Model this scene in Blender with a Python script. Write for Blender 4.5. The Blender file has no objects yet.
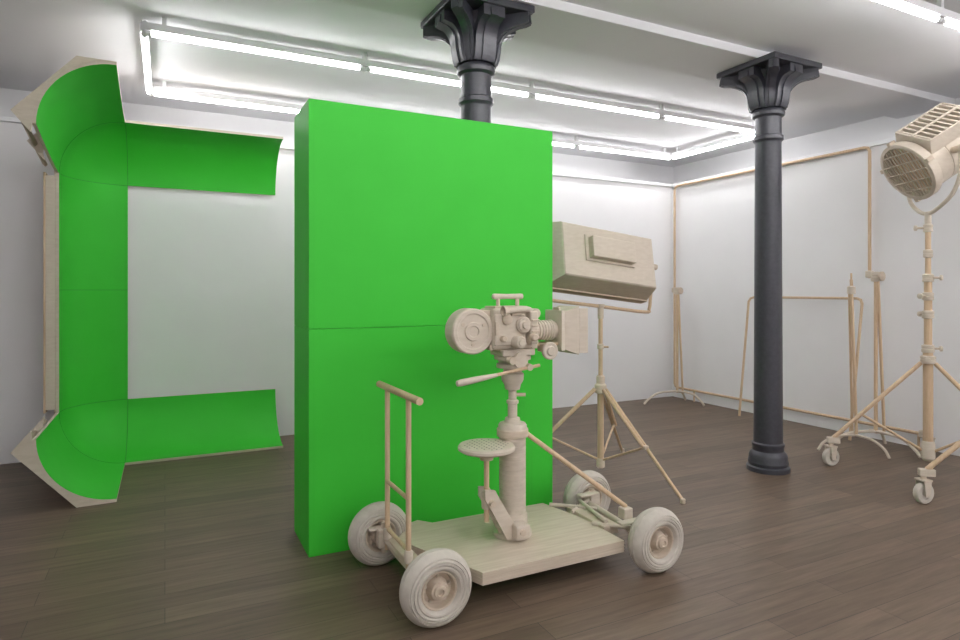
import bpy, bmesh, math
from mathutils import Vector, Matrix
from math import sin, cos, pi, radians

sc = bpy.context.scene
try:
    sc.view_settings.view_transform = 'Standard'
except Exception as e:
    print(e)

# ------------------------------------------------------------------ materials
def new_mat(name):
    m = bpy.data.materials.new(name); m.use_nodes = True
    nt = m.node_tree
    return m, nt, nt.nodes["Principled BSDF"]

def noisy(name, c1, c2, scale=(1,1,1), nscale=8, rough=0.5, metal=0, bump=0.0, detail=4, spec=0.5):
    m, nt, b = new_mat(name)
    tc = nt.nodes.new('ShaderNodeTexCoord'); mp = nt.nodes.new('ShaderNodeMapping')
    mp.inputs['Scale'].default_value = scale
    nz = nt.nodes.new('ShaderNodeTexNoise'); nz.inputs['Scale'].default_value = nscale; nz.inputs['Detail'].default_value = detail
    cr = nt.nodes.new('ShaderNodeValToRGB')
    cr.color_ramp.elements[0].position = 0.3; cr.color_ramp.elements[1].position = 0.7
    cr.color_ramp.elements[0].color = (*c1, 1); cr.color_ramp.elements[1].color = (*c2, 1)
    L = nt.links.new
    L(tc.outputs['Object'], mp.inputs['Vector']); L(mp.outputs[0], nz.inputs['Vector'])
    L(nz.outputs['Fac'], cr.inputs['Fac']); L(cr.outputs[0], b.inputs['Base Color'])
    b.inputs['Roughness'].default_value = rough; b.inputs['Metallic'].default_value = metal
    b.inputs['Specular IOR Level'].default_value = spec
    if bump:
        bp = nt.nodes.new('ShaderNodeBump'); bp.inputs['Strength'].default_value = bump; bp.inputs['Distance'].default_value = 0.01
        L(nz.outputs['Fac'], bp.inputs['Height']); L(bp.outputs[0], b.inputs['Normal'])
    return m

M_wall = noisy('white_plaster', (0.84,0.83,0.835), (0.86,0.85,0.855), nscale=3, rough=0.85, spec=0.2)
M_ceil = noisy('ceiling_paint', (0.81,0.805,0.82), (0.83,0.825,0.84), nscale=2, rough=0.9, spec=0.2)
M_trim = noisy('trim_paint', (0.82,0.82,0.83), (0.85,0.85,0.86), nscale=5, rough=0.6)
M_green = noisy('chroma_green', (0.042,0.50,0.034), (0.046,0.52,0.038), nscale=4, rough=0.55, spec=0.25)
M_gseam = noisy('green_seam', (0.012,0.25,0.015), (0.014,0.27,0.018), nscale=4, rough=0.7)
M_wood = noisy('pale_beech', (0.54,0.44,0.335), (0.62,0.52,0.415), scale=(5,5,30), nscale=3, rough=0.6, bump=0.03)
M_woodx = noisy('pale_beech_lengthwise', (0.54,0.45,0.345), (0.64,0.55,0.44), scale=(2,22,60), nscale=2.2, rough=0.6, bump=0.04)
M_light = noisy('birch_carved', (0.575,0.495,0.40), (0.64,0.56,0.465), scale=(4,4,14), nscale=4, rough=0.62, bump=0.02, detail=3)
M_pine = noisy('pine_dowel', (0.55,0.385,0.24), (0.64,0.475,0.32), scale=(20,20,3), nscale=3, rough=0.5)
M_dark = noisy('dark_gap', (0.10,0.085,0.07), (0.13,0.11,0.09), nscale=8, rough=0.8)
M_iron = noisy('painted_cast_iron', (0.036,0.036,0.047), (0.050,0.050,0.062), nscale=35, rough=0.36, bump=0.12, spec=0.6)
M_tyre = noisy('tyre_carved_wood', (0.52,0.47,0.41), (0.60,0.55,0.48), scale=(6,6,6), nscale=5, rough=0.65, bump=0.03)

def floor_mat():
    m, nt, b = new_mat('oak_plank_floor'); L = nt.links.new
    tc = nt.nodes.new('ShaderNodeTexCoord')
    br = nt.nodes.new('ShaderNodeTexBrick')
    br.inputs['Scale'].default_value = 1.0
    br.inputs['Brick Width'].default_value = 1.5; br.inputs['Row Height'].default_value = 0.15
    br.inputs['Mortar Size'].default_value = 0.0018; br.inputs['Mortar Smooth'].default_value = 0.3
    br.inputs['Color1'].default_value = (0.115,0.080,0.055,1); br.inputs['Color2'].default_value = (0.165,0.119,0.084,1)
    br.inputs['Mortar'].default_value = (0.045,0.034,0.026,1); br.offset = 0.37
    mp = nt.nodes.new('ShaderNodeMapping'); mp.inputs['Scale'].default_value = (1.6, 20, 1)
    nz = nt.nodes.new('ShaderNodeTexNoise'); nz.inputs['Scale'].default_value = 1.6; nz.inputs['Detail'].default_value = 7; nz.inputs['Roughness'].default_value = 0.65
    cr = nt.nodes.new('ShaderNodeValToRGB')
    cr.color_ramp.elements[0].position=0.3; cr.color_ramp.elements[1].position=0.7
    cr.color_ramp.elements[0].color=(0.68,0.66,0.64,1); cr.color_ramp.elements[1].color=(1.22,1.22,1.22,1)
    mx = nt.nodes.new('ShaderNodeMix'); mx.data_type='RGBA'; mx.blend_type='MULTIPLY'; mx.inputs['Factor'].default_value=1.0
    L(tc.outputs['Object'], br.inputs['Vector']); L(tc.outputs['Object'], mp.inputs['Vector']); L(mp.outputs[0], nz.inputs['Vector'])
    L(nz.outputs['Fac'], cr.inputs['Fac']); L(br.outputs['Color'], mx.inputs[6]); L(cr.outputs[0], mx.inputs[7])
    L(mx.outputs[2], b.inputs['Base Color'])
    b.inputs['Roughness'].default_value = 0.42; b.inputs['Specular IOR Level'].default_value = 0.35
    bp = nt.nodes.new('ShaderNodeBump'); bp.inputs['Strength'].default_value=0.10; bp.inputs['Distance'].default_value=0.005
    L(nz.outputs['Fac'], bp.inputs['Height']); L(bp.outputs[0], b.inputs['Normal'])
    return m
M_floor = floor_mat()

def emit_mat(name, col, s):
    m, nt, b = new_mat(name)
    b.inputs['Base Color'].default_value=(0.9,0.9,0.9,1)
    b.inputs['Emission Color'].default_value=(*col,1); b.inputs['Emission Strength'].default_value=s
    return m
M_tube = emit_mat('fluorescent_tube', (0.99,0.985,1.0), 26)
M_tube2 = emit_mat('fluorescent_tube_bright', (0.99,0.985,1.0), 48)

# ------------------------------------------------------------------ builders
def group(name, loc=(0,0,0)):
    e = bpy.data.objects.new(name, None); e.empty_display_size = 0.1
    e.location = loc; sc.collection.objects.link(e); return e

def finish(bm, name, mats, parent=None, smooth=True, angle=35):
    bmesh.ops.recalc_face_normals(bm, faces=bm.faces)
    me = bpy.data.meshes.new(name); bm.to_mesh(me); bm.free()
    if not isinstance(mats, (list,tuple)): mats = [mats]
    for m in mats: me.materials.append(m)
    if smooth:
        for p in me.polygons: p.use_smooth = True
        try: me.set_sharp_from_angle(angle=radians(angle))
        except Exception: pass
    o = bpy.data.objects.new(name, me); sc.collection.objects.link(o)
    if parent is not None:
        o.parent = parent; o.matrix_parent_inverse = Matrix.Translation(-Vector(parent.location))
    return o

def add_box(bm, c, s, M=None, bev=0.0):
    r = bmesh.ops.create_cube(bm, size=1.0); vs = r['verts']
    bmesh.ops.scale(bm, vec=Vector(s), verts=vs)
    if bev > 0:
        es = list({e for v in vs for e in v.link_edges})
        rr = bmesh.ops.bevel(bm, geom=es, offset=bev, segments=2, affect='EDGES', profile=0.5)
        vs = list(set(rr['verts']) | {v for v in vs if v.is_valid})
    T = Matrix.Translation(Vector(c))
    bmesh.ops.transform(bm, matrix=(M if M else Matrix()) @ T, verts=vs)
    return vs

def box(name, c, s, mat, parent=None, M=None, bev=0.004):
    bm = bmesh.new(); add_box(bm, c, s, M, bev)
    return finish(bm, name, mat, parent, smooth=False)

def frame_from(z, origin=(0,0,0), up=Vector((0,0,1))):
    z = Vector(z).normalized(); 
    if abs(z.dot(up)) > 0.99: up = Vector((0,1,0))
    x = up.cross(z).normalized(); y = z.cross(x)
    m = Matrix((x,y,z)).transposed().to_4x4(); m.translation = Vector(origin); return m

def add_lathe(bm, prof, M, seg=32, closed_ends=True):
    rings=[]
    for (r,z) in prof:
        if r < 1e-6:
            rings.append([bm.verts.new(M @ Vector((0,0,z)))])
        else:
            rings.append([bm.verts.new(M @ Vector((r*cos(2*pi*i/seg), r*sin(2*pi*i/seg), z))) for i in range(seg)])
    for a,b in zip(rings, rings[1:]):
        if len(a)==1 and len(b)==1: continue
        for i in range(seg):
            j=(i+1)%seg
            if len(a)==1: bm.faces.new((a[0], b[i], b[j]))
            elif len(b)==1: bm.faces.new((a[i], a[j], b[0]))
            else: bm.faces.new((a[i],a[j],b[j],b[i]))
    if closed_ends:
        if len(rings[0])>1: bm.faces.new(rings[0][::-1])
        if len(rings[-1])>1: bm.faces.new(rings[-1])

def lathe(name, prof, mat, parent=None, origin=(0,0,0), axis=(0,0,1), seg=32, closed=True):
    bm=bmesh.new(); add_lathe(bm, prof, frame_from(axis, origin), seg, closed)
    return finish(bm, name, mat, parent)

def add_cyl(bm, a, b, r1, r2=None, seg=16):
    a=Vector(a); b=Vector(b); L=(b-a).length
    add_lathe(bm, [(r1,0),(r2 if r2 is not None else r1, L)], frame_from(b-a, a), seg)

def cyl(name, a, b, r, mat, parent=None, r2=None, seg=20):
    bm=bmesh.new(); add_cyl(bm,a,b,r,r2,seg); return finish(bm,name,mat,parent)

def add_tube(bm, pts, r, seg=12, sub=6, closed=False):
    P=[Vector(p) for p in pts]
    Q=[]
    if sub>1 and len(P)>2:
        for i in range(len(P)-1):
            p0=P[i-1] if i>0 else P[i]*2-P[i+1]; p1=P[i]; p2=P[i+1]; p3=P[i+2] if i+2<len(P) else P[i+1]*2-P[i]
            for k in range(sub):
                t=k/sub
                Q.append(0.5*((2*p1)+(p2-p0)*t+(2*p0-5*p1+4*p2-p3)*t*t+(3*p1-p0-3*p2+p3)*t**3))
        Q.append(P[-1])
    else: Q=P
    rings=[]; prevx=None
    for i,q in enumerate(Q):
        if i==0: t=Q[1]-Q[0]
        elif i==len(Q)-1: t=Q[-1]-Q[-2]
        else: t=(Q[i+1]-Q[i]).normalized()+(Q[i]-Q[i-1]).normalized()
        t.normalize()
        if prevx is None:
            up=Vector((0,0,1)) if abs(t.z)<0.9 else Vector((1,0,0))
            x=up.cross(t).normalized()
        else:
            x=(prevx - t*prevx.dot(t)).normalized()
        prevx=x; y=t.cross(x)
        rings.append([bm.verts.new(q+(x*cos(2*pi*k/seg)+y*sin(2*pi*k/seg))*r) for k in range(seg)])
    for a,b in zip(rings,rings[1:]):
        for k in range(seg):
            j=(k+1)%seg; bm.faces.new((a[k],a[j],b[j],b[k]))
    bm.faces.new(rings[0][::-1]); bm.faces.new(rings[-1])

def tube(name, pts, r, mat, parent=None, sub=6, seg=12):
    bm=bmesh.new(); add_tube(bm,pts,r,seg,sub); return finish(bm,name,mat,parent,angle=50)

def add_prism(bm, pts3a, off):
    off=Vector(off)
    a=[bm.verts.new(Vector(p)) for p in pts3a]; b=[bm.verts.new(Vector(p)+off) for p in pts3a]
    n=len(a); bm.faces.new(a[::-1]); bm.faces.new(b)
    for i in range(n):
        j=(i+1)%n; bm.faces.new((a[i],a[j],b[j],b[i]))

def prism(name, pts, off, mat, parent=None, bev=0):
    bm=bmesh.new(); add_prism(bm,pts,off)
    if bev: bmesh.ops.bevel(bm, geom=list(bm.edges), offset=bev, segments=2, affect='EDGES', profile=0.5)
    return finish(bm,name,mat,parent,smooth=False)

# ------------------------------------------------------------------ room
XL, XR, YF, YB = -2.4, 6.4, -3.2, 6.66
ZC = 3.42
REC = 0.75
box('floor', ((XL+XR+REC)/2, (YF+YB+REC)/2, -0.05), (XR-XL+REC+.4, YB-YF+REC+.4, 0.1), M_floor, bev=0)
box('ceiling', ((XL+XR+REC)/2, (YF+YB+REC)/2, ZC+0.05), (XR-XL+REC+.4, YB-YF+REC+.4, 0.1), M_ceil, bev=0)
HW = 2.95
def wall(name, c, s): return box(name, c, s, M_wall, bev=0)
# partition walls stop short of the ceiling, structural wall set back behind them
wall('wall_back', ((XL+XR)/2, YB+0.06, HW/2), (XR-XL+0.1, 0.12, HW))
wall('wall_right', (XR+0.06, (YF+YB)/2+.06, HW/2), (0.12, YB-YF+.12, HW))
wall('wall_left', (XL-0.06, (YF+YB+REC)/2, ZC/2), (0.12, YB-YF+REC+.2, ZC))
wall('wall_front', ((XL+XR+REC)/2, YF-0.06, ZC/2), (XR-XL+REC+.2, 0.12, ZC))
wall('wall_back_upper', ((XL+XR+REC)/2, YB+REC, ZC/2), (XR-XL+REC+.2, 0.12, ZC))
wall('wall_right_upper', (XR+REC, (YF+YB+REC)/2, ZC/2), (0.12, YB-YF+REC+.2, ZC))
box('trim_1', ((XL+XR)/2, YB+0.05, HW+0.02), (XR-XL+.14, 0.17, 0.04), M_trim, bev=0.004)
box('trim_2', (XR+0.05, (YF+YB)/2, HW+0.02), (0.17, YB-YF, 0.04), M_trim, bev=0.004)
box('ceiling_beam', ((XL+XR+REC)/2, 3.74, 3.39), (XR-XL+REC, 0.56, 0.07), M_ceil, bev=0.004)

# ------------------------------------------------------------------ fluorescent lights
def light_frame(x0,x1,y0,y1,mat,z=3.29):
    g = group('fluorescent_light_frame', ((x0+x1)/2,(y0+y1)/2,z))
    bt=bmesh.new(); bb=bmesh.new(); bc=bmesh.new()
    def run(a,b,n):
        a=Vector(a); b=Vector(b); d=(b-a)/n; u=d.normalized()
        for i in range(n):
            p=a+d*i+u*0.025; q=a+d*(i+1)-u*0.025
            add_cyl(bt,p,q,0.017,seg=12)
            add_cyl(bc,p-u*0.02,p+u*0.02,0.019,seg=12); add_cyl(bc,q-u*0.02,q+u*0.02,0.019,seg=12)
        mid=(a+b)/2+Vector((0,0,0.045)); L=(b-a).length
        s=(L,0.05,0.05) if abs(u.x)>.5 else (0.05,L,0.05)
        add_box(bb,mid,s)
        for i in range(n+1):
            c=a+d*min(max(i,.08),n-.08); add_box(bb,c+Vector((0,0,.10)),(.03,.03,.07))
    run((x0,y0,z),(x1,y0,z),4); run((x0,y1,z),(x1,y1,z),4)
    run((x0,y0,z),(x0,y1,z),1); run((x1,y0,z),(x1,y1,z),1)
    finish(bt,'tubes',mat,g); finish(bb,'battens',M_trim,g,smooth=False); finish(bc,'end_caps',M_trim,g)
light_frame(-0.13,6.17,4.94,6.44,M_tube)
light_frame(-0.13,6.17,0.75,2.33,M_tube)
light_frame(-0.13,6.17,-2.5,-0.95,M_tube2)

# ------------------------------------------------------------------ cast iron columns
def column(x,y):
    g=group('cast_iron_column',(x,y,0)); o=(x,y,0)
    lathe('shaft',[(.168,0),(.168,.035),(.150,.045),(.158,.07),(.150,.095),(.150,.125),(.138,.15),(.122,.165),(.122,.20),(.128,.21),(.128,.225),(.114,.235),
                   (.112,.5),(.102,2.72),(.104,2.73),(.118,2.745),(.118,2.775),(.104,2.785),(.102,2.93),(.125,2.945),(.130,2.965),(.125,2.985),(.108,3.0),(.115,3.1),(.14,3.2),(.20,3.29)],M_iron,g,o,seg=40)
    bm=bmesh.new()
    for k in range(8):
        a=k*pi/4; diag=k%2
        R=0.37 if diag else 0.265; w=0.075 if diag else 0.15
        prof=[(.07,3.0),(.125,3.0),(.14,3.04),(.15,3.10)]
        n=6
        for i in range(n+1):
            t=i/n; prof.append((.15+(R-.03-.15)*(1-cos(t*pi/2)), 3.10+.13*sin(t*pi/2)))
        prof += [(R,3.24),(R,3.305),(.07,3.305)]
        u=Vector((cos(a),sin(a),0)); v=Vector((-sin(a),cos(a),0))
        pts=[Vector((x,y,0))+u*r+Vector((0,0,z))-v*w/2 for r,z in prof]
        add_prism(bm,pts,v*w)
        prof2=[(r+.012 if r>.08 else r,z) for r,z in prof[:-2]]+[(R+.005,3.29),(.07,3.29)]
        pts=[Vector((x,y,0))+u*r+Vector((0,0,z))-v*w*.17 for r,z in prof2]
        add_prism(bm,pts,v*w*.34)
    finish(bm,'brackets',M_iron,g,angle=25)
    box('abacus',(x,y,3.328),(.575,.575,.046),M_iron,g,bev=.006)
column(1.865,3.76); column(4.50,3.58)

# ------------------------------------------------------------------ green monolith box round the first column
def green_box():
    x0,x1,y0,y1,H=0.72,2.345,3.56,4.00,2.575
    g=group('green_screen_box',((x0+x1)/2,(y0+y1)/2,0)); t=.02; seam=1.28
    for nm,za,zb in (('lower',0.0,seam-.0012),('upper',seam+.0012,H-.0005)):
        zc=(za+zb)/2; h=zb-za
        box('front_panel_'+nm,((x0+x1)/2,y0+t/2,zc),(x1-x0,t,h),M_green,g,bev=.0015)
        box('back_panel_'+nm,((x0+x1)/2,y1-t/2,zc),(x1-x0,t,h),M_green,g,bev=.0015)
        box('left_panel_'+nm,(x0+t/2,(y0+y1)/2,zc),(t,y1-y0-2*t,h),M_green,g,bev=.0015)
        box('right_panel_'+nm,(x1-t/2,(y0+y1)/2,zc),(t,y1-y0-2*t,h),M_green,g,bev=.0015)
    cx,cy,r=1.865,3.76,.125
    for i,(a,b,c,d) in enumerate(((x0+t,cx-r,y0+t,y1-t),(cx+r,x1-t,y0+t,y1-t),(cx-r,cx+r,y0+t,cy-r),(cx-r,cx+r,cy+r,y1-t))):
        box('top_panel_%d'%(i+1),((a+b)/2,(c+d)/2,H-t/2-.004),(b-a,d-c,t),M_green,g,bev=0)
green_box()

# ------------------------------------------------------------------ C-shaped green cyclorama
def cyclorama():
    XA,YA=-0.775,6.60; r=.47; Z0=.025; Z1=2.93; XE=1.0; YE=5.10; T=.022
    RISE=.16
    g=group('green_cyclorama',(XA+.4,YA-.4,0))
    n=16
    xc,yc=XA+r,YA-r; zb=Z0+r; zt=Z1-r; zm=1.5
    TG={'lower_arm':(xc+.6,yc,zb),'upper_arm':(xc+.6,yc,zt),'upright_lower':(xc,yc,1),'upright_upper':(xc,yc,2),
        'lower_return':(xc,yc-.5,zb),'upper_return':(xc,yc-.5,zt),'lower_corner':(xc,yc,zb),'upper_corner':(xc,yc,zt)}
    def sheet(name,f,nu,nv):
        bm=bmesh.new(); grid=[[bm.verts.new(Vector(f(i/nu,j/nv))) for j in range(nv+1)] for i in range(nu+1)]
        for i in range(nu):
            for j in range(nv):
                bm.faces.new((grid[i][j],grid[i+1][j],grid[i+1][j+1],grid[i][j+1]))
        bmesh.ops.remove_doubles(bm,verts=bm.verts,dist=1e-5)
        bmesh.ops.recalc_face_normals(bm,faces=bm.faces)
        bm.faces.ensure_lookup_table(); f0=bm.faces[len(bm.faces)//2]
        c=f0.calc_center_median()
        if f0.normal.dot(Vector(TG[name])-c)<0: bmesh.ops.reverse_faces(bm,faces=bm.faces)
        bm.normal_update()
        vn={v:v.normal.copy() for v in bm.verts}
        faces=list(bm.faces); bnd=[e for e in bm.edges if len(e.link_faces)==1]
        back={v:bm.verts.new(v.co-vn[v]*T) for v in list(vn)}
        for f in faces:
            nf=bm.faces.new([back[v] for v in reversed(f.verts)]); nf.material_index=1; nf.smooth=True
            f.smooth=True
        for e in bnd:
            a,b=e.verts
            q=[bm.verts.new(p) for p in (a.co,b.co,back[b].co,back[a].co)]
            nf=bm.faces.new(q); nf.material_index=1
        me=bpy.data.meshes.new(name); bm.to_mesh(me); bm.free()
        for m in (M_green,M_light): me.materials.append(m)
        o=bpy.data.objects.new(name,me); sc.collection.objects.link(o)
        o.parent=g; o.matrix_parent_inverse=Matrix.Translation(-Vector(g.location))
    A=lambda t:t*pi/2
    e=.001
    sheet('lower_arm',lambda u,v:(xc+e+(XE-xc)*u, yc+r*sin(A(v)), zb-r*cos(A(v))),4,n)
    sheet('upper_arm',lambda u,v:(xc+e+(XE-xc)*u, yc+r*sin(A(v)), zt+r*cos(A(v))),4,n)
    sheet('upright_lower',lambda u,v:(xc-r*cos(A(v)), yc+r*sin(A(v)), zb+e+(zm-zb-2*e)*u),4,n)
    sheet('upright_upper',lambda u,v:(xc-r*cos(A(v)), yc+r*sin(A(v)), zm+e+(zt-zm-2*e)*u),4,n)
    sheet('lower_return',lambda u,v:(xc-r*sin(A(v)), YE+(yc-e-YE)*u, zb-r*cos(A(v))),4,n)
    sheet('upper_return',lambda u,v:(xc-r*sin(A(v)), YE+(yc-e-YE)*u, zt+r*cos(A(v))+RISE*(1-u)**1.3),8,n)
    sheet('lower_corner',lambda u,v:(xc-r*sin(A(v))*cos(A(u)), yc+r*sin(A(v))*sin(A(u)), zb-r*cos(A(v))),n,n)
    sheet('upper_corner',lambda u,v:(xc-r*sin(A(v))*cos(A(u)), yc+r*sin(A(v))*sin(A(u)), zt+r*cos(A(v))),n,n)
    def seam(name,pts): tube(name,pts,.0022,M_gseam,g,sub=1,seg=6)
    arc=[A(i/n) for i in range(n+1)]; q=r-.0005
    seam('seam_1',[(xc,yc+q*sin(a),zb-q*cos(a)) for a in arc]); seam('seam_2',[(xc,yc+q*sin(a),zt+q*cos(a)) for a in arc])
    seam('seam_3',[(xc-q*cos(a),yc+q*sin(a),zb) for a in arc]); seam('seam_4',[(xc-q*cos(a),yc+q*sin(a),zt) for a in arc])
    seam('seam_5',[(xc-q*cos(a),yc+q*sin(a),zm) for a in arc])
    seam('seam_6',[(xc-q*sin(a),yc,zb-q*cos(a)) for a in arc]); seam('seam_7',[(xc-q*sin(a),yc,zt+q*cos(a)) for a in arc])
    for nm,s,zz in (('rib_lower',1,0.0),('rib_upper',-1,Z1+.025+RISE)):
        R=r+T
        inner=[(xc-R*sin(a),(Z0+r)-R*cos(a)) for a in arc]
        outer=[(XA-.03,.555),(XA-.14,.42),(xc-.24,0.0)]
        pts=[(px,YE-.002,zz+s*z) for px,z in inner+outer]
        prism(nm,pts,(0,.03,0),M_light,g)
        dz=0 if s>0 else -RISE*.55
        pts=[(px,YE+.55,zz+dz+s*z) for px,z in [(xc-(R+.02)*sin(a),(Z0+r)-(R+.02)*cos(a)) for a in arc[3:]]+outer]
        prism(nm+'_inner',pts,(0,.03,0),M_light,g)
        for k,(px,z) in enumerate([(XA-.11,.44),(xc-.26,.03)]):
            z1=zz+s*z
            a=Vector((px+.02,YE+.03,z1)); b=Vector((px+.02,yc-.03,z1-(RISE if s<0 else 0)))
            cyl(nm+'_batten_%d'%(k+1),a,b,.018,M_wood,g,seg=4)
    box('upright_flange',(XA-.058,yc+.012,(zb+zt)/2),(.07,.024,zt-zb-.05),M_light,g)
    box('upright_stud_1',(XA-.10,yc+.05,(zb+zt)/2),(.016,.10,zt-zb+.0),M_pine,g)
    box('upright_stud_2',(XA-.06,YA-.04,1.5),(.06,.04,2.6),M_light,g)
    for i,z in enumerate((.6,1.5,2.4)):
        box('upright_noggin_%d'%(i+1),(XA-.08,YA-.2,z),(.04,.30,.04),M_light,g)
cyclorama()

# ------------------------------------------------------------------ camera dolly
def dolly():
    g=group('camera_dolly',(1.7,2.95,0))
    R=.170
    def wheel(nm,x,y,side):
        ax=Vector((0,side,0))
        tw=.055
        tyre=[(.088,-tw+.008),(.10,-tw),(.135,-tw-.002),(.155,-tw+.012),(.164,-tw+.028),(.168,-.018),(.166,-.016),(R,-.012),(R,-.002),(.166,0),(R,.002),(R,.012),(.166,.016),(.168,.018),(.164,tw-.028),(.155,tw-.012),
              (.145,tw-.003),(.142,tw-.008),(.139,tw-.001),(.130,tw+.002),(.127,tw-.004),(.124,tw+.003),(.118,tw+.003),(.112,tw-.003),(.106,tw+.002),(.098,tw),(.090,tw-.010),(.086,tw-.016)]
        lathe(nm+'_tyre',tyre,M_tyre,g,(x,y,R),ax,seg=56,closed=False)
        rim=[(0,-tw+.015),(.09,-tw+.012),(.09,tw-.020),(.082,tw-.012),(.076,tw-.016),(.070,tw-.046),(.052,tw-.050),(.046,tw-.028),(.040,tw-.010),(.030,tw-.010),(.028,tw+.004),(.016,tw+.006),(.014,tw-.006),(0,tw-.006)]
        lathe(nm+'_rim',rim,M_wood,g,(x,y,R),ax,seg=40,closed=False)
        bm=bmesh.new(); F=frame_from(ax,(x,y,R))
        for k in range(5):
            a=2*pi*k/5+.3
            add_cyl(bm,F@Vector((.060*cos(a),.060*sin(a),tw-.050)),F@Vector((.060*cos(a),.060*sin(a),tw-.034)),.006,seg=8)
        finish(bm,nm+'_bolts',M_light,g)
    wheel('wheel_1',1.083,2.585,-1); wheel('wheel_2',2.335,2.55,-1); wheel('wheel_3',1.045,3.30,-1); wheel('wheel_4',2.42,3.27,-1)
    top=.175; th=.062
    pts=[(1.33,2.61),(2.17,2.61),(2.17,2.98),(2.10,3.30),(1.36,3.30),(1.30,3.38),(1.25,3.36),(1.12,3.19),(1.12,3.12)]
    prism('platform',[(x,y,top-th) for x,y in pts],(0,0,th),M_woodx,g,bev=.002)
    for k in range(3):
        prism('platform_ply_%d'%(k+1),[(1.7+(x-1.7)*1.0025,2.95+(y-2.95)*1.0025,top-th+.012+.017*k) for x,y in pts],(0,0,.005),M_wood,g)
    prism('platform_underframe',[(1.45,2.7,top-th-.03),(2.1,2.7,top-th-.03),(2.1,3.2,top-th-.03),(1.45,3.2,top-th-.03)],(0,0,.03),M_wood,g)
    # steering end (right)
    cyl('rear_axle',(2.30,2.62,.17),(2.37,3.22,.17),.018,M_light,g)
    box('rear_cross_beam',(2.22,2.96,.165),(.10,.36,.05),M_wood,g)
    for i,(a,b) in enumerate((((2.15,2.86,.185),(2.33,2.66,.19)),((2.15,3.06,.185),(2.39,3.20,.19)),((2.10,3.22,.19),(2.30,3.02,.195)),((2.20,2.80,.205),(2.28,3.16,.205)))):
        cyl('steering_rod_%d'%(i+1),a,b,.011,M_light,g)
    for i,(x,y) in enumerate(((2.325,2.65),(2.40,3.185))):
        box('rear_knuckle_%d'%(i+1),(x,y,.185),(.07,.055,.10),M_light,g,bev=.008)
        cyl('rear_kingpin_%d'%(i+1),(x-.01,y,.10),(x-.01,y,.255),.015,M_wood,g)
        box('rear_steering_plate_%d'%(i+1),(x-.06,y+.03*(1 if i==0 else -1),.235),(.14,.05,.012),M_light,g,bev=.003)
    # left end
    box('front_cross_beam',(1.08,2.95,.165),(.07,.42,.05),M_wood,g)
    cyl('front_axle',(1.08,2.64,.17),(1.05,3.25,.17),.018,M_light,g)
    box('front_outrigger',(1.22,2.80,.145),(.24,.07,.045),M_wood,g)
    for i,(x,y) in enumerate(((1.08,2.685),(1.045,3.215))):
        box('front_knuckle_%d'%(i+1),(x,y,.18),(.075,.06,.10),M_light,g,bev=.008)
        cyl('front_kingpin_%d'%(i+1),(x,y,.10),(x,y,.26),.015,M_wood,g)
        box('front_lever_%d'%(i+1),(x-.02,y+.02,.225),(.12,.04,.014),M_light,g,bev=.003)
    # push bar
    cyl('push_post_1',(1.05,2.85,.13),(1.05,2.85,.985),.0135,M_pine,g)
    cyl('push_post_2',(1.05,3.17,.13),(1.05,3.17,.985),.0135,M_pine,g)
    cyl('push_handle',(1.05,2.70,.985),(1.05,3.31,.985),.018,M_pine,g)
    cyl('push_cross_1',(1.05,2.85,.49),(1.05,3.17,.49),.011,M_pine,g)
    cyl('push_cross_2',(1.05,2.85,.24),(1.05,3.17,.24),.011,M_pine,g)
    for i,y in enumerate((2.85,3.17)):
        lathe('push_socket_%d'%(i+1),[(.022,0),(.022,.05),(.017,.06)],M_light,g,(1.05,y,.185))
    # pedestal column
    c=(1.69,2.96,0)
    prof=[(.105,top),(.105,top+.02),(.082,top+.03),(.080,.30)]
    z=.30
    while z<.715:
        prof += [(.0725,z),(.0725,z+.022),(.0695,z+.0235),(.0695,z+.026)]; z+=.026
    prof += [(.078,z),(.078,z+.05),(.070,z+.062),(.045,z+.066),(.040,z+.09)]
    lathe('pedestal_column',prof,M_light,g,c,seg=40)
    lathe('pedestal_ram',[(.026,.79),(.026,.88),(.033,.885),(.033,.90),(.022,.905),(.022,.955),(.04,.96),(.045,.985),(.06,1.01),(.062,1.045),(.05,1.055),(.05,1.075),(.088,1.08),(.088,1.10),(.06,1.105),(.06,1.12),(.10,1.125),(.10,1.145)],M_light,g,c,seg=36)
    cyl('ram_lock_knob',(1.69,2.96,.93),(1.755,2.93,.93),.010,M_wood,g)
    cyl('drag_bar',(1.74,2.94,.735),(2.33,2.79,.275),.0135,M_pine,g)
    lathe('drag_bar_clamp',[(.082,.705),(.086,.71),(.086,.745),(.082,.75)],M_wood,g,c)
    box('drag_bar_foot',(2.32,2.78,.245),(.06,.06,.06),M_light,g,bev=.006)
    # seat with its arm
    s=(1.50,2.90,0)
    lathe('seat_disc',[(.06,.655),(.135,.66),(.150,.67),(.150,.683),(.142,.693),(0.03,.693),(0,.693)],M_light,g,s,seg=48)
    bm=bmesh.new()
    for k in range(9):
        for j in range(9):
            x=(k-4)*.028; y=(j-4)*.028
            if x*x+y*y<.118**2:
                add_lathe(bm,[(.0045,.6931),(.0045,.6936)],Matrix.Translation((s[0]+x,s[1]+y,0)),seg=8)
    finish(bm,'seat_perforations',M_dark,g)
    lathe('seat_hub',[(.035,.615),(.04,.655)],M_wood,g,s)
    cyl('seat_post',(1.50,2.90,.29),(1.50,2.90,.63),.014,M_pine,g)
    lathe('seat_socket',[(.024,.36),(.027,.37),(.027,.44),(.022,.45)],M_light,g,s)
    prism('seat_arm_1',[(1.47,2.875,.47),(1.53,2.875,.46),(1.66,2.875,.235),(1.70,2.875,.235),(1.70,2.875,.19),(1.60,2.875,.19),(1.53,2.875,.32),(1.47,2.875,.42)],(0,-.018,0),M_light,g,bev=.003)
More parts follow.
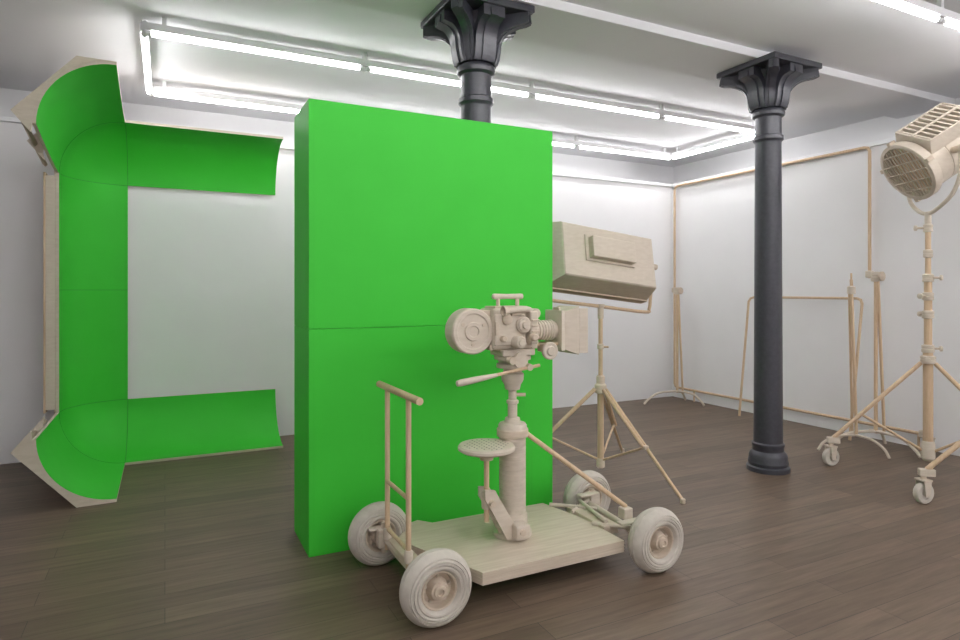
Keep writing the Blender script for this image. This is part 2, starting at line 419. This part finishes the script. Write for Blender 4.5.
    prism('seat_arm_2',[(1.47,2.925,.47),(1.53,2.925,.46),(1.66,2.925,.235),(1.64,2.925,.19),(1.60,2.925,.19),(1.53,2.925,.32),(1.47,2.925,.42)],(0,.018,0),M_light,g,bev=.003)
    box('seat_arm_bracket',(1.67,2.85,.235),(.085,.09,.075),M_light,g,bev=.01)
    cyl('seat_arm_bolt',(1.66,2.79,.24),(1.66,2.88,.24),.016,M_wood,g)
    cyl('seat_arm_lock',(1.505,2.83,.40),(1.505,2.88,.40),.016,M_wood,g)
dolly()

# ------------------------------------------------------------------ film camera
def film_camera():
    g=group('film_camera',(1.69,2.96,1.16)); y=2.96
    box('head_base',(1.69,y,1.165),(.20,.15,.035),M_light,g,bev=.006)
    prism('head_rocker',[(1.60,y-.055,1.145),(1.78,y-.055,1.145),(1.80,y-.055,1.185),(1.58,y-.055,1.185)],(0,.11,0),M_wood,g,bev=.004)
    cyl('head_drum',(1.69,y-.095,1.125),(1.69,y+.095,1.125),.042,M_light,g)
    cyl('tilt_lock',(1.62,y-.13,1.13),(1.62,y-.09,1.13),.02,M_wood,g)
    cyl('pan_bar',(1.52,2.852,1.058),(1.80,2.86,1.095),.009,M_pine,g)
    bm=bmesh.new(); add_lathe(bm,[(.004,0),(.015,.006),(.018,.03),(.016,.12),(.012,.2),(.010,.235)],frame_from(Vector((.236,.004,.03)),(1.30,2.845,1.030)),20)
    finish(bm,'pan_bar_grip',M_light,g)
    cyl('pan_bar_clamp',(1.735,2.845,1.088),(1.735,2.96,1.10),.018,M_wood,g)
    # body
    box('body',(1.65,y,1.295),(.24,.16,.215),M_light,g,bev=.012)
    box('body_base',(1.66,y,1.198),(.28,.12,.03),M_wood,g,bev=.004)
    box('body_door',(1.625,y-.085,1.29),(.185,.02,.165),M_light,g,bev=.008)
    box('motor_block',(1.755,y-.05,1.30),(.05,.15,.175),M_light,g,bev=.008)
    lathe('side_port',[(.044,0),(.044,.018),(.036,.024),(.036,.03),(.022,.03),(.02,.045),(0,.045)],M_light,g,(1.70,y-.09,1.315),(0,-1,0))
    lathe('side_dial',[(.028,0),(.028,.02),(.018,.026),(0,.026)],M_wood,g,(1.60,y-.09,1.345),(0,-1,0))
    lathe('side_knob',[(.016,0),(.016,.03),(.012,.034),(0,.034)],M_wood,g,(1.575,y-.09,1.245),(0,-1,0))
    lathe('drive_motor',[(.034,0),(.034,.06),(.028,.07),(.018,.07),(.018,.08),(0,.08)],M_light,g,(1.66,y-.08,1.225),(0,-1,0))
    lathe('motor_knob',[(.02,0),(.02,.03),(.014,.036),(0,.036)],M_wood,g,(1.74,y-.125,1.25),(0,-1,0))
    box('latch_1',(1.54,y-.098,1.30),(.018,.02,.07),M_wood,g,bev=.003)
    box('latch_2',(1.655,y-.10,1.372),(.06,.018,.014),M_wood,g,bev=.003)
    for i,z in enumerate((1.25,1.28,1.31,1.34)):
        box('cooling_fin_%d'%(i+1),(1.758,y-.128,z),(.045,.012,.008),M_wood,g,bev=.001)
    # viewfinder
    tube('viewfinder_tube',[(1.775,y-.06,1.375),(1.73,y-.10,1.395),(1.66,y-.115,1.398),(1.60,y-.12,1.392)],.017,M_light,g)
    lathe('eyepiece',[(.018,0),(.021,.01),(.026,.025),(.029,.035),(.023,.035),(.018,.018)],M_wood,g,(1.60,y-.12,1.392),(-1,0,-.08))
    cyl('viewfinder_prism',(1.775,y-.11,1.375),(1.775,y-.02,1.375),.026,M_light,g)
    box('top_plate',(1.65,y,1.407),(.20,.12,.014),M_wood,g,bev=.003)
    # carry handle
    cyl('handle_post_1',(1.60,y,1.40),(1.60,y,1.462),.011,M_wood,g); cyl('handle_post_2',(1.72,y,1.40),(1.72,y,1.462),.011,M_wood,g)
    bm=bmesh.new(); add_lathe(bm,[(.008,0),(.015,.006),(.016,.02),(.014,.09),(.016,.17),(.015,.185),(.006,.19)],frame_from((1,0,0),(1.565,y,1.465)),18)
    finish(bm,'handle_grip',M_light,g)
    # round film magazine
    mc=(1.425,y+.045,1.285)
    lathe('film_magazine',[(0,0),(.112,0),(.119,.006),(.119,.020),(.115,.023),(.119,.026),(.119,.085),(.115,.088),(.119,.091),(.119,.100),(.112,.106),(.094,.106),(.088,.100),(.050,.100),(.046,.110),(.030,.110),(.026,.104),(0,.104)],M_light,g,mc,(0,-1,0),seg=56,closed=False)
    bm=bmesh.new()
    for k in range(3):
        a=k*2*pi/3+.5
        c=Vector((mc[0]+.069*cos(a),mc[1]-.100,mc[2]+.069*sin(a)))
        add_lathe(bm,[(.010,0),(.010,.005),(0,.005)],frame_from((0,-1,0),c),14)
    finish(bm,'magazine_studs',M_wood,g)
    box('magazine_throat',(1.52,y,1.29),(.09,.10,.14),M_light,g,bev=.008)
    box('magazine_top_guide',(1.50,y,1.375),(.12,.08,.04),M_wood,g,bev=.006)
    # lens
    z=1.275
    lathe('lens_mount',[(.060,0),(.060,.015),(.055,.02),(.055,.025)],M_wood,g,(1.775,y,z),(1,0,0))
    prof=[(.048,0)]
    x=0
    for k in range(7):
        rr=.046+.0012*k
        prof+=[(rr,x+.002),(rr+.006,x+.005),(rr+.006,x+.013),(rr,x+.016)]; x+=.0175
    prof += [(.06,x),(.06,x+.012),(.05,x+.015),(.05,x+.035)]
    lathe('lens_barrel',prof,M_light,g,(1.80,y,z),(1,0,0),seg=36)
    cyl('rod_1',(1.76,y-.045,1.20),(2.04,y-.045,1.20),.009,M_pine,g); cyl('rod_2',(1.76,y+.045,1.20),(2.04,y+.045,1.20),.009,M_pine,g)
    box('rod_bracket',(1.79,y,1.20),(.04,.13,.035),M_light,g,bev=.004)
    lathe('follow_focus_wheel',[(.020,0),(.044,.004),(.048,.010),(.048,.024),(.042,.030),(.028,.028),(.022,.038),(0,.038)],M_light,g,(1.855,y-.10,1.172),(0,-1,0),seg=36)
    box('follow_focus_box',(1.855,y-.065,1.185),(.05,.075,.045),M_wood,g,bev=.005)
    # matte box: flared hood open to the front, with filter stage behind it
    bm=bmesh.new(); X0=1.975
    def ring(x,hy,hz): return [bm.verts.new((X0+x,y+a*hy,z+b*hz)) for a,b in ((-1,-1),(1,-1),(1,1),(-1,1))]
    R=[ring(.002,.072,.102),ring(.075,.098,.132),ring(.085,.100,.135),ring(.085,.090,.12),ring(.02,.065,.09)]
    bm.faces.new(R[0]); bm.faces.new(R[-1][::-1])
    for a,b in zip(R,R[1:]):
        for i in range(4):
            j=(i+1)%4; bm.faces.new((a[i],a[j],b[j],b[i]))
    finish(bm,'matte_box',M_light,g,smooth=False)
    box('matte_flag_side',(.03,0,z-.002),(.055,.005,.25),M_light,g,M=Matrix.Translation((X0+.085,y-.096,0))@Matrix.Rotation(radians(-6),4,'Z'),bev=.001)
    box('matte_flag_far',(.03,0,z-.002),(.055,.005,.25),M_light,g,M=Matrix.Translation((X0+.085,y+.096,0))@Matrix.Rotation(radians(6),4,'Z'),bev=.001)
    box('filter_stage',(X0-.010,y,z),(.022,.17,.225),M_light,g,bev=.003)
    box('filter_tab',(X0-.010,y-.02,z+.118),(.012,.06,.02),M_wood,g,bev=.002)
film_camera()

# ------------------------------------------------------------------ softlight on a tripod
def soft_light():
    cx,cy=3.15,4.08
    g=group('studio_softlight',(cx,cy,0))
    cyl('mast_lower',(cx,cy,.10),(cx,cy,.78),.026,M_pine,g); cyl('mast_upper',(cx,cy,.74),(cx,cy,1.30),.018,M_pine,g)
    lathe('mast_foot',[(.02,.06),(.035,.07),(.035,.13),(.028,.14)],M_wood,g,(cx,cy,0))
    lathe('crown',[(.028,.66),(.048,.67),(.048,.73),(.034,.745),(.034,.80),(.024,.81)],M_wood,g,(cx,cy,0))
    lathe('collar',[(.018,1.02),(.027,1.025),(.027,1.06),(.018,1.065)],M_wood,g,(cx,cy,0))
    cyl('collar_knob',(cx,cy,1.04),(cx+.05,cy-.04,1.04),.008,M_pine,g)
    feet=[(3.25,3.28),(3.78,4.57),(2.47,4.40)]
    for i,(fx,fy) in enumerate(feet):
        d=Vector((fx-cx,fy-cy,0)).normalized(); p=Vector((-d.y,d.x,0))*.016
        s=Vector((cx,cy,.70))+d*.045; e=Vector((fx,fy,.015))
        cyl('leg_%da'%(i+1),s+p,e+p*.3,.0125,M_pine,g)
        cyl('leg_%db'%(i+1),s-p,s-p+(e-s)*.55,.0125,M_pine,g)
        m=s+(e-s)*.55
        cyl('leg_brace_%d'%(i+1),Vector((cx,cy,.12)),m,.009,M_pine,g)
        lathe('leg_tip_%d'%(i+1),[(.012,0),(.018,.004),(.018,.03),(.012,.036)],M_wood,g,(fx,fy,0))
        box('leg_clamp_%d'%(i+1),m,(.045,.04,.03),M_wood,g,bev=.006)
    C=Vector((cx+.0,cy,1.74))
    Mh=Matrix.Translation(C)@Matrix.Rotation(radians(6.5),4,'Y')
    def T(p): return Mh@Vector(p)
    tube('yoke',[T((-.555,0,.02)),T((-.555,0,-.22)),T((-.552,0,-.34)),T((-.50,0,-.37)),T((0,0,-.37)),T((.50,0,-.37)),T((.552,0,-.34)),T((.555,0,-.22)),T((.555,0,.02))],.014,M_pine,g,sub=4)
    lathe('yoke_socket',[(.024,1.27),(.024,1.36),(.032,1.365),(.032,1.385)],M_wood,g,(cx,cy,0))
    Mb=Mh@Matrix.Rotation(radians(-15),4,'X')
    bm=bmesh.new()
    def ring(yy,hx,hz): return [bm.verts.new(Mb@Vector((a*hx,yy,b*hz))) for a,b in ((-1,-1),(1,-1),(1,1),(-1,1))]
    R=[ring(-.13,.445,.205),ring(-.12,.455,.215),ring(.07,.515,.262),ring(.14,.515,.262),ring(.14,.49,.24),ring(.09,.48,.23)]
    bm.faces.new(R[0]); bm.faces.new(R[-1][::-1])
    for a,b in zip(R,R[1:]):
        for i in range(4):
            j=(i+1)%4; bm.faces.new((a[i],a[j],b[j],b[i]))
    finish(bm,'lamp_housing',M_light,g,smooth=False)
    box('ballast_box',(-.01,-.165,.03),(.42,.07,.17),M_light,g,M=Mb,bev=.006)
    box('ballast_plate',(-.01,-.136,.03),(.48,.012,.21),M_light,g,M=Mb,bev=.002)
    for i,s in enumerate((-1,1)):
        cyl('pivot_%d'%(i+1),T((s*.49,0,.02)),T((s*.585,0,.02)),.025,M_wood,g)
    box('lower_rail',(0,.10,-.268),(1.03,.08,.012),M_wood,g,M=Mb,bev=.002)
soft_light()

# ------------------------------------------------------------------ wheeled lamp stand helper
def caster(g,nm,x,y,ang,r=.075):
    ax=Vector((-sin(ang),cos(ang),0))
    c=Vector((x,y,r))
    lathe(nm+'_tyre',[(r*.55,-.022),(r*.9,-.022),(r,-.012),(r,.012),(r*.9,.022),(r*.55,.022),(r*.5,.012),(.02,.012),(.018,.026),(0,.026)],M_tyre,g,c,ax,seg=32,closed=True)
    for s in (-1,1):
        prism(nm+('_fork_a' if s<0 else '_fork_b'),[c+ax*s*.03+Vector(v) for v in ((-.018*cos(ang),-.018*sin(ang),-.02),(.018*cos(ang),.018*sin(ang),-.02),(.03*cos(ang),.03*sin(ang),r+.01),(-.03*cos(ang),-.03*sin(ang),r+.01))],ax*s*.008,M_light,g)
    box(nm+'_yoke_plate',(0,0,0),(.07,.085,.014),M_light,g,M=Matrix.Translation(c+Vector((0,0,r+.016)))@Matrix.Rotation(ang,4,'Z'),bev=.003)
    cyl(nm+'_swivel',c+Vector((0,0,r+.02)),c+Vector((0,0,r+.075)),.018,M_wood,g)
    return c+Vector((0,0,r+.06))

def stand(g,cx,cy,feet,ztop,hub=.93,low=.18):
    c=(cx,cy,0)
    cyl('mast_1',(cx,cy,.12),(cx,cy,1.02),.036,M_pine,g); cyl('mast_2',(cx,cy,1.0),(cx,cy,1.62),.029,M_pine,g); cyl('mast_3',(cx,cy,1.6),(cx,cy,ztop),.021,M_pine,g)
    lathe('mast_foot',[(.035,.10),(.05,.12),(.05,.24),(.04,.26)],M_light,g,c)
    for i,(z,r) in enumerate(((hub,.055),(1.02,.045),(1.30,.043),(1.45,.040),(1.60,.040),(1.80,.034),(ztop-.05,.034))):
        lathe('collar_%d'%(i+1),[(r*.75,z-.035),(r,z-.03),(r,z-.005),(r*.85,z),(r,z+.005),(r,z+.025),(r*.7,z+.032)],M_light,g,c,seg=24)
        a=i*1.9+3.6
        cyl('knob_stem_%d'%(i+1),(cx,cy,z),(cx+.085*cos(a),cy+.085*sin(a),z),.009,M_wood,g)
        lathe('knob_%d'%(i+1),[(.01,0),(.022,.003),(.022,.018),(.01,.022)],M_light,g,(cx+.08*cos(a),cy+.08*sin(a),z),(cos(a),sin(a),0),seg=16)
    for i,(fx,fy) in enumerate(feet):
        a=math.atan2(fy-cy,fx-cx)
        t=caster(g,'caster_%d'%(i+1),fx,fy,a+.5)
        d=Vector((cos(a),sin(a),0)); 
        cyl('leg_%d'%(i+1),Vector((cx,cy,hub-.03))+d*.05,t-d*.02+Vector((0,0,.03)),.017,M_pine,g)
        box('leg_joint_%d'%(i+1),(0,0,0),(.10,.045,.05),M_light,g,M=Matrix.Translation(t+Vector((0,0,.01))-d*.02)@Matrix.Rotation(a,4,'Z'),bev=.006)
        m=(Vector((cx,cy,hub-.03))+(t-Vector((cx,cy,hub-.03)))*.66)
        cyl('strut_%d'%(i+1),Vector((cx,cy,low))+d*.04,m,.011,M_pine,g)

def spotlight():
    cx,cy=5.60,2.93
    g=group('spotlight_on_stand',(cx,cy,0))
    stand(g,cx,cy,[(5.08,3.42),(5.74,2.27),(6.16,3.22)],2.06)
    C=Vector((cx+.03,cy-.02,2.60)); d=Vector((-.78,.38,-.56)).normalized()
    F=frame_from(d,C+d*.09)@Matrix.Scale(1.17,4)
    Fc=F@Matrix.Rotation(radians(-30),4,'Z')
    side=(F.to_3x3()@Vector((1,0,0))).normalized()
    bm=bmesh.new()
    add_lathe(bm,[(0,-.46),(.10,-.46),(.135,-.44),(.155,-.40),(.16,-.38),(.185,-.375),(.19,-.05),(.186,-.045),(.19,-.04),(.195,.07),(.205,.075),(.218,.08),(.222,.09),(.222,.14),(.214,.145),(.196,.145),(.190,.10),(.18,.08),(0,.07)],F,48,False)
    finish(bm,'lamp_barrel',M_light,g)
    bm=bmesh.new()
    for k in range(-6,7):
        x=k*.030; h=math.sqrt(max(.2**2-x*x,0))
        if h>.03: add_cyl(bm,F@Vector((x,-h,.137)),F@Vector((x,h,.137)),.005,seg=6)
    for k in range(-2,3):
        x=k*.07; h=math.sqrt(max(.2**2-x*x,0)); add_cyl(bm,F@Vector((-h,x,.142)),F@Vector((h,x,.142)),.005,seg=6)
    finish(bm,'lens_guard',M_light,g)
    bm=bmesh.new(); add_lathe(bm,[(.19,.085),(.10,.093),(0,.097)],F,36,False); finish(bm,'lens',M_pine,g)
    # vented box chimney
    for k in range(9):
        box('chimney_fin_%d'%(k+1),(0,.235,-.30+k*.043),(.25,.035,.016),M_light,g,M=Fc,bev=.002)
    box('chimney_side_1',(-.13,.195,-.13),(.014,.11,.39),M_light,g,M=Fc,bev=.002)
    box('chimney_side_2',(.13,.195,-.13),(.014,.11,.39),M_light,g,M=Fc,bev=.002)
    box('chimney_end_1',(0,.195,.06),(.26,.11,.014),M_light,g,M=Fc,bev=.002)
    box('chimney_end_2',(0,.195,-.325),(.26,.11,.014),M_light,g,M=Fc,bev=.002)
    box('chimney_floor',(0,.19,-.13),(.25,.02,.37),M_dark,g,M=Fc,bev=.002)
    box('chimney_bar',(0,.254,-.13),(.02,.008,.39),M_light,g,M=Fc,bev=.002)
    box('rear_box',(0,0,-.47),(.16,.16,.06),M_light,g,M=F,bev=.01)
    for k,a in enumerate((.2,1.6,2.9,4.4)):
        box('barndoor_clip_%d'%(k+1),(.228*cos(a),.228*sin(a),.12),(.03,.03,.05),M_wood,g,M=F,bev=.004)
    S=side; dn=Vector((0,0,-1)); B=Vector((cx,cy,2.13)); off=C-B; off.z=0
    pts=[C+S*.265, C+S*.29+dn*.05, C+S*.29+dn*.20, B+S*.23+off*.5+Vector((0,0,.12)), B+S*.09+Vector((0,0,.02)), B, B-S*.09+Vector((0,0,.02)), B-S*.23+off*.5+Vector((0,0,.12)), C-S*.29+dn*.20, C-S*.29+dn*.05, C-S*.265]
    tube('yoke',pts,.016,M_light,g,sub=4)
    for i,s in enumerate((-1,1)):
        cyl('yoke_pivot_%d'%(i+1),C+S*s*.20,C+S*s*.315,.028,M_wood,g)
        lathe('yoke_knob_%d'%(i+1),[(.02,0),(.036,.004),(.036,.02),(.02,.028)],M_light,g,C+S*s*.305,S*s,seg=24)
    cyl('yoke_spigot',(cx,cy,2.02),(cx,cy,2.14),.024,M_light,g)
spotlight()

def stand2():
    cx,cy=5.30,2.02
    g=group('wheeled_light_stand',(cx,cy,0))
    stand(g,cx,cy,[(4.76,2.52),(5.10,1.32),(6.0,2.0)],2.0)
stand2()

# ------------------------------------------------------------------ pipe frame along right wall
def backdrop_frame():
    g=group('backdrop_pipe_frame',(6.31,5,0)); X=6.345
    bm=bmesh.new(); r=.016
    add_tube(bm,[(X,3.86,1.62),(X,3.86,2.90),(X,3.88,2.935),(X,3.92,2.945),(X,6.48,2.945),(X,6.54,2.93),(X,6.56,2.89),(X,6.56,.20),(X,6.54,.16),(X,6.48,.15),(X,3.30,.15)],r,12,1)
    finish(bm,'pipe_loop',M_pine,g,angle=60)
    for i,(yy,z) in enumerate(((6.56,1.5),(3.86,1.66),(5.2,.15),(3.36,.15))):
        box('pipe_clamp_%d'%(i+1),(X,yy,z),(.06,.06,.07),M_light,g,bev=.01)
    for i,yy in enumerate((3.40,5.0,6.2)):
        cyl('pipe_foot_%d'%(i+1),(X,yy,0),(X,yy,.15),.012,M_pine,g)
backdrop_frame()

def pipe_stand(cx,cy,h,d1,d2):
    g=group('pipe_support_stand',(cx,cy,0))
    cyl('post_1',(cx,cy,.13),(cx,cy,h),.017,M_pine,g)
    cyl('post_2',(cx+.05,cy-.05,.12),(cx+.0,cy-.02,h-.06),.014,M_pine,g)
    z=h-.03
    lathe('clamp_1',[(.02,z-.05),(.042,z-.045),(.042,z-.01),(.03,z),(.042,z+.01),(.042,z+.04),(.02,z+.045)],M_light,g,(cx,cy,0))
    lathe('clamp_wheel_1',[(.01,0),(.045,.003),(.045,.02),(.01,.024)],M_wood,g,(cx,cy-.045,z),(0,-1,0),seg=20)
    for i,d in enumerate((d1,d2)):
        v=Vector((d[0],d[1],0)); c=Vector((cx,cy,0)); up=Vector((0,0,1))
        tube('foot_%d'%(i+1),[c+up*.14-v*.15,c+up*.15+v*.2,c+up*.14+v*.6,c+up*.07+v*.88,c+up*.016+v],.014,M_light,g)
    tube('foot_3',[Vector((cx,cy,.14)),Vector((cx+.09,cy,.12)),Vector((cx+.15,cy+.0,.016))],.014,M_light,g)
    return g
pipe_stand(6.12,6.28,1.52,(-.55,.02),(.05,-.42))
g2=pipe_stand(6.08,3.64,1.66,(-.50,.14),(-.10,-.45))

def goal():
    g=group('leaning_pipe_goal',(6.2,4.5,0))
    bm=bmesh.new()
    add_tube(bm,[(6.04,5.20,.016),(6.27,5.26,1.36),(6.28,5.24,1.40),(6.283,5.19,1.415),(6.283,3.95,1.415),(6.28,3.91,1.40),(6.27,3.89,1.36),(6.04,3.87,.016)],.014,12,1)
    finish(bm,'goal_pipe',M_pine,g,angle=60)
goal()

def pole_parts(g):
    cx,cy=5.83,3.72
    cyl('pole',(cx,cy-.05,.12),(cx,cy,1.60),.014,M_pine,g)
    cyl('pole_finial',(cx,cy,1.58),(cx,cy,1.66),.009,M_pine,g)
    cyl('brace_pole',(cx+.08,cy+.04,.10),(cx,cy+.02,1.50),.012,M_pine,g)
    lathe('pole_clamp',[(.015,1.46),(.036,1.465),(.036,1.53),(.015,1.54)],M_light,g,(cx,cy,0))
    for i,(dx,dy) in enumerate(((-.40,.10),(-.12,-.38))):
        tube('pole_foot_%d'%(i+1),[(cx,cy-.04,.13),(cx+dx*.5,cy-.04+dy*.5,.13),(cx+dx*.85,cy-.04+dy*.85,.08),(cx+dx,cy-.04+dy,.014)],.012,M_light,g)
pole_parts(g2)

# ------------------------------------------------------------------ world + camera
w=bpy.data.worlds.new('world'); sc.world=w; w.use_nodes=True
w.node_tree.nodes['Background'].inputs[0].default_value=(.5,.5,.52,1); w.node_tree.nodes['Background'].inputs[1].default_value=.3
cd=bpy.data.cameras.new('camera'); cam=bpy.data.objects.new('camera',cd); sc.collection.objects.link(cam)
cam.location=(0,0,1.5); cam.rotation_euler=(radians(90),0,radians(-26.75))
cd.lens=23.44; cd.sensor_width=36; cd.shift_y=-0.03125; cd.clip_start=.05
sc.camera=cam
